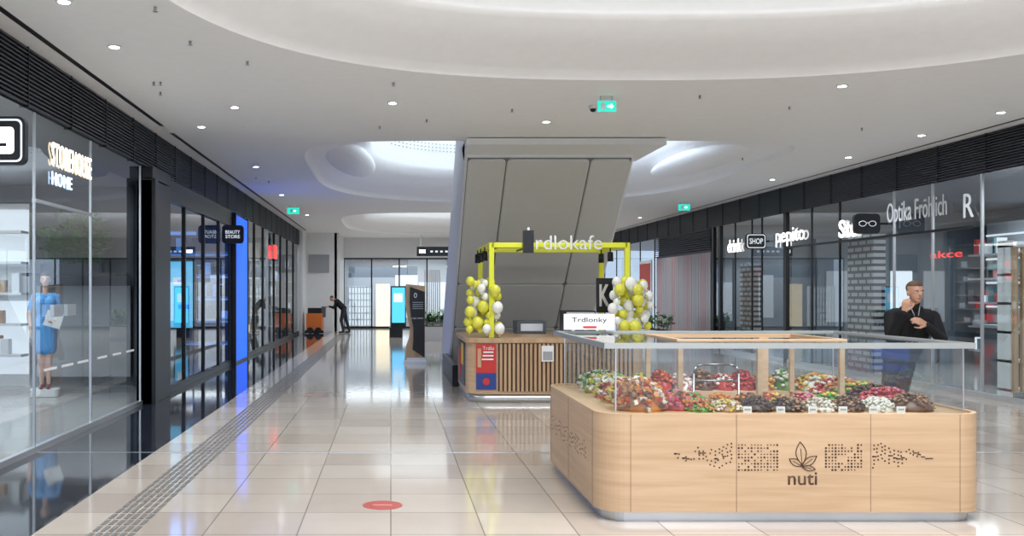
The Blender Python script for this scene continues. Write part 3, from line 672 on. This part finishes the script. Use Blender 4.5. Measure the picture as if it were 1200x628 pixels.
def hand(w,d,side,n,m='skin',curl=.6,s=1.0):
    w=Vector(w); d=Vector(d).normalized(); n=Vector(n); n=(n-d*n.dot(d)).normalized(); side_=d.cross(n).normalized()*side
    out=[]
    for i,(ln,off) in enumerate(zip((.072,.080,.074,.058),(.030,.010,-.010,-.029))):
        k=w+d*(.088 if i in(1,2) else .082)*s+side_*off*s
        out.append((tuple(w+side_*off*.5*s+d*.01),.016*s,tuple(k),.0125*s,m))
        p=k; ang=curl*.5
        for seg,fr in enumerate((.45,.3,.25)):
            dd=d*math.cos(ang)+n*math.sin(ang); q=p+dd*ln*fr*s; out.append((tuple(p),(.0095-.001*seg)*s,tuple(q),(.0085-.001*seg)*s,m)); p=q; ang+=curl
    b0=w+d*.02+side_*.025*s; b1=b0+(d*.6+side_*.75+n*.25)*.04*s; b2=b1+(d*.85+side_*.3+n*.45)*.032*s; b3=b2+(d*.9+n*.45)*.025*s
    out+= [(tuple(b0),.015*s,tuple(b1),.012*s,m),(tuple(b1),.011*s,tuple(b2),.0095*s,m),(tuple(b2),.0095*s,tuple(b3),.008*s,m)]
    return out
skin=mat('skin_tone',(.50,.27,.18),.5); 
def head(c,fwd=(0,-1),s=1.0):
    x,y,z=c
    E_=[((x,y+.012*s,z+.025*s),(.076*s,.094*s,.088*s),'skin'),((x,y-.012*s,z-.035*s),(.060*s,.072*s,.075*s),'skin'),((x,y-.045*s,z-.088*s),(.030*s,.028*s,.024*s),'skin'),
        ((x-.076*s,y+.01,z-.012*s),(.010*s,.020*s,.030*s),'skin'),((x+.076*s,y+.01,z-.012*s),(.010*s,.020*s,.030*s),'skin'),
        ((x,y-.070*s,z+.018*s),(.045*s,.016*s,.012*s),'skin')]
    B_=[((x,y-.080*s,z+.008*s),.008*s,(x,y-.100*s,z-.028*s),.013*s,'skin'),((x-.010*s,y-.088*s,z-.032*s),.008*s,(x+.010*s,y-.088*s,z-.032*s),.008*s,'skin'),
        ((x-.016*s,y-.080*s,z-.060*s),.007*s,(x+.016*s,y-.080*s,z-.060*s),.007*s,'skin')]
    return B_,E_
eyew=mat('eye_white',(.8,.8,.78),.3); eyed=mat('eye_iris',(.03,.02,.015),.2); lip=mat('lips',(.42,.13,.11),.5)
def face(b,c,hairm,s=1.0):
    x,y,z=c
    for q in(-1,1):
        b.sph((x+q*.030*s,y-.075*s,z-.002*s),(.014*s,.010*s,.008*s),eyew,10,8); b.sph((x+q*.030*s,y-.083*s,z-.002*s),(.0065*s,.004*s,.0065*s),eyed,8,6)
        b.sph((x+q*.031*s,y-.084*s,z+.019*s),(.018*s,.006*s,.0045*s),hairm,8,6)
    b.sph((x,y-.086*s,z-.059*s),(.022*s,.006*s,.0045*s),lip,10,6)
jack=mat('black_jacket',(.010,.010,.012),.75,spec=.25); jeans=mat('dark_trousers',(.018,.02,.03),.8); shoe=mat('shoe_black',(.02,.02,.02),.4); hairb=mat('hair_brown',(.085,.042,.022),.7)
hc=(.03,-.06,1.545); HB,HE=head(hc,s=.98)
HE=HE+[((hc[0],hc[1]+.02,hc[2]+.05),(.080,.092,.075),'skin')]
B=HB+[((.02,.02,1.34),.062,(.03,-.03,1.46),.052,'skin'),((-.03,.02,1.345),.07,(.09,.02,1.345),.07,'jacket'),
 ((-.14,.02,1.305),.078,(.20,.02,1.295),.078,'jacket'),
 ((-.07,.02,1.23),.13,(-.11,.04,.98),.12,'jacket'),((.12,.02,1.23),.13,(.05,.04,.98),.12,'jacket'),
 ((-.13,.05,.96),.125,(.03,.05,.96),.125,'jacket'),((-.15,.05,.88),.11,(.01,.05,.88),.11,'trousers'),
 ((-.19,.01,1.295),.072,(-.25,-.10,1.08),.057,'jacket'),((-.25,-.10,1.08),.057,(-.205,-.26,1.325),.042,'jacket'),
 ((.25,.01,1.285),.072,(.285,-.10,1.05),.057,'jacket'),((.285,-.10,1.05),.057,(.05,-.24,1.20),.042,'jacket'),
 ((-.15,.04,.86),.095,(-.26,-.05,.48),.064,'trousers'),((-.26,-.05,.48),.064,(-.36,.05,.10),.045,'trousers'),
 ((.0,.04,.86),.095,(-.12,-.06,.48),.064,'trousers'),((-.12,-.06,.48),.064,(-.18,.05,.10),.045,'trousers'),
 ((-.36,.07,.045),.042,(-.38,-.12,.035),.034,'shoe'),((-.18,.07,.045),.042,(-.19,-.12,.035),.034,'shoe'),
 ((.02,.02,1.40),.066,(.04,-.01,1.40),.066,'jacket')]
B+=hand((-.202,-.275,1.35),(.10,-.1,1),-1,(.7,.55,0),curl=.75)+hand((.03,-.248,1.215),(-1,-.15,.45),1,(0,.8,-.3),curl=.45)
def mh(C_,c=hc): return ((C_[:,2]>c[2]+.062)|((C_[:,1]>c[1]+.02)&(C_[:,2]>c[2]-.05)&((np.abs(C_[:,0]-c[0])<.072)|(C_[:,2]>c[2]+.02))))&(C_[:,2]>1.47)
def mp(b):
    face(b,hc,hairb); b.box(-.04,-.02,-.128,-.120,1.22,1.235,M['white'])
    for q in(-1,1): b.tube([(.03+q*.055,-.048,1.42),(.015+q*.02,-.105,1.30)],.005,M['grey'],6)
figure('standing_man',(5.47,9.9,0),B,HE,{'skin':skin,'hair':hairb,'jacket':jack,'trousers':jeans,'shoe':shoe},.0065,.0,mh,mp,3)
dress=mat('blue_dress',(.12,.36,.72),.6); hd=mat('hair_dark',(.03,.018,.012),.5); skin2=mat('skin_light',(.66,.42,.33),.5)
wc=(0,-.02,1.63); HB,HE=head(wc,s=.93)
HE=HE+[((0,.03,1.70),(.075,.07,.06),'skin')]
B=HB+[((0,.01,1.42),.045,(0,0,1.55),.042,'skin'),((-.13,.01,1.385),.05,(.13,.01,1.385),.05,'dress'),
 ((-.07,.0,1.30),.095,(-.045,.01,1.10),.075,'dress'),((.07,.0,1.30),.095,(.045,.01,1.10),.075,'dress'),
 ((-.045,.01,1.10),.078,(-.075,.01,.92),.10,'dress'),((.045,.01,1.10),.078,(.075,.01,.92),.10,'dress'),
 ((-.075,.01,.92),.10,(-.06,.01,.60),.10,'dress'),((.075,.01,.92),.10,(.06,.01,.60),.10,'dress'),((-.03,.01,.92),.11,(.03,.01,.6),.11,'dress'),
 ((-.165,.01,1.375),.048,(-.215,.02,1.20),.042,'dress'),((-.215,.02,1.20),.036,(-.235,.02,1.11),.034,'skin'),((-.235,.02,1.11),.034,(-.20,-.05,.88),.024,'skin'),
 ((.165,.01,1.375),.048,(.205,.02,1.20),.042,'dress'),((.205,.02,1.20),.036,(.215,.03,1.11),.034,'skin'),((.215,.03,1.11),.034,(.15,-.17,1.00),.024,'skin'),
 ((-.065,.01,.60),.07,(-.06,.0,.48),.052,'skin'),((-.06,.0,.48),.052,(-.06,.03,.32),.05,'skin'),((-.06,.03,.32),.05,(-.055,.02,.09),.030,'skin'),
 ((.065,.01,.60),.07,(.05,-.01,.48),.052,'skin'),((.05,-.01,.48),.052,(.045,.02,.32),.05,'skin'),((.045,.02,.32),.05,(.04,.02,.09),.030,'skin'),
 ((-.055,.03,.045),.033,(-.06,-.12,.025),.026,'shoe'),((.04,.03,.045),.033,(.045,-.12,.025),.026,'shoe')]
B+=hand((-.20,-.055,.875),(.05,-.1,-1),-1,(.8,-.4,0),curl=.4,s=.9)+hand((.145,-.18,1.0),(-.5,-.8,0),-1,(0,0,1),curl=.35,s=.9)
def wh(C_,c=wc): return ((C_[:,2]>c[2]+.052)|((C_[:,1]>c[1]+.015)&(C_[:,2]>c[2]-.08)))&(C_[:,2]>1.53)
def wp(b):
    face(b,wc,hd,.93); b.box(.02,.26,-.27,-.255,.93,1.16,M['white'],Matrix.Rotation(.3,3,'Y'))
    b.prism(rrect(-.2,.2,-.22,.16,.08,5),-.095,.01,M['white'])
wo=figure('woman_in_blue_dress',(-5.15,14.0,.10),B,HE,{'skin':skin2,'hair':hd,'dress':dress,'shoe':mat('shoe_red',(.25,.04,.04),.4)},.008,.25,wh,wp,3)
jc=(-.42,-.02,1.30); HB,HE=head(jc,s=1.0)
B=HB+[((-.27,0,1.22),.06,(-.38,0,1.28),.055,'skin'),((-.24,-.14,1.2),.07,(-.24,.14,1.2),.07,'jacket'),((-.22,-.06,1.17),.12,(.02,-.05,.93),.12,'jacket'),((-.22,.06,1.17),.12,(.02,.05,.93),.12,'jacket'),
 ((-.25,-.18,1.19),.06,(-.32,-.20,.95),.045,'jacket'),((-.32,-.20,.95),.045,(-.5,-.17,1.0),.035,'jacket'),((-.25,.18,1.19),.06,(-.32,.2,.95),.045,'jacket'),((-.32,.2,.95),.045,(-.5,.17,1.0),.035,'jacket'),
 ((.03,-.09,.88),.10,(-.06,-.10,.48),.065,'trousers'),((-.06,-.10,.48),.065,(.02,-.1,.1),.045,'trousers'),((.03,.09,.88),.10,(.12,.1,.48),.065,'trousers'),((.12,.1,.48),.065,(.24,.1,.1),.045,'trousers'),
 ((.03,-.1,.045),.04,(-.14,-.1,.035),.034,'shoe'),((.25,.1,.045),.04,(.09,.1,.035),.034,'shoe')]
B+=hand((-.52,-.17,1.0),(-1,0,.0),1,(0,0,-1),curl=.8)+hand((-.52,.17,1.0),(-1,0,.0),-1,(0,0,-1),curl=.8)
figure('cleaning_worker',(-1.80,35.3,0),B,HE,{'skin':skin,'hair':hd,'jacket':jack,'trousers':jeans,'shoe':shoe},.012,0,lambda C_:(C_[:,2]>1.34)|((C_[:,0]<-.3)&(C_[:,1]>0.0)&(C_[:,2]>1.3)),lambda b:face(b,jc,hd),3)
# ---------------------------------------------------------------- lights
def area(nm,loc,sx,sy,p,col=(1,1,1),rot=(0,0,0)):
    l=bpy.data.lights.new(nm,'AREA'); l.shape='RECTANGLE'; l.size=sx; l.size_y=sy; l.energy=p; l.color=col
    o=bpy.data.objects.new(nm,l); o.location=loc; o.rotation_euler=rot; S.collection.objects.link(o); return o
area('coffer_light',(2.65,4.6,4.85),4.6,3.8,470,(.95,.98,1))
area('void_light',(2.6,19.2,6.0),4.5,5,150,(.80,.90,1))
area('void_light',(2.6,32.6,6.0),5,6,360,(.88,.95,1))
area('hall_fill_light',(2.65,-3,3.8),5,5,450,(.93,.97,1))  # added unseen area lamp behind the camera, brightens the ceiling by bounce
for (x,y) in dlp:
    l=bpy.data.lights.new('downlight_beam','SPOT'); l.energy=140; l.spot_size=math.radians(110); l.spot_blend=.7; l.shadow_soft_size=.06; l.color=(.87,.94,1)
    o=bpy.data.objects.new('downlight_beam',l); o.location=(x,y,ZC-.03); S.collection.objects.link(o)
area('shop_light',(-6,11,3.25),3,6,260,(.88,.95,1)); area('shop_light',(-6,2,3.25),3,6,160,(.9,.95,1))
area('shop_light',(-5,18,3.25),2,3,120,(.15,.35,1)); area('shop_light',(-5,24,3.25),2,3,100,(1,.93,.82)); area('shop_light',(-5,29,3.25),2,3,80,(.7,.85,1)); area('shop_light',(-5,33,3.25),2,3,80,(1,.92,.85))
area('shop_light',(11,9,3.25),2.5,6,180,(.9,.95,1)); area('shop_light',(11,17,3.25),2.5,4,150,(.85,.93,1)); area('shop_light',(11,22.5,3.25),2.5,3,140,(.85,.93,1)); area('shop_light',(11,34,3.25),2.5,5,130,(1,.93,.88))
area('shop_light',(1,42,3.05),6,2,260,(.9,.95,1))
w=bpy.data.worlds.new('World'); S.world=w; w.use_nodes=True; w.node_tree.nodes['Background'].inputs[0].default_value=(.65,.78,1,1); w.node_tree.nodes['Background'].inputs[1].default_value=1.3
# ---------------------------------------------------------------- camera
c=bpy.data.cameras.new('camera'); c.sensor_width=36; c.lens=33; c.shift_x=142/1200; c.shift_y=28/1200; c.clip_start=.05; c.clip_end=200
o=bpy.data.objects.new('camera',c); o.location=(0,0,H); o.rotation_euler=(math.pi/2,0,0); S.collection.objects.link(o); S.camera=o
S.view_settings.view_transform='Standard'; S.view_settings.exposure=0.12
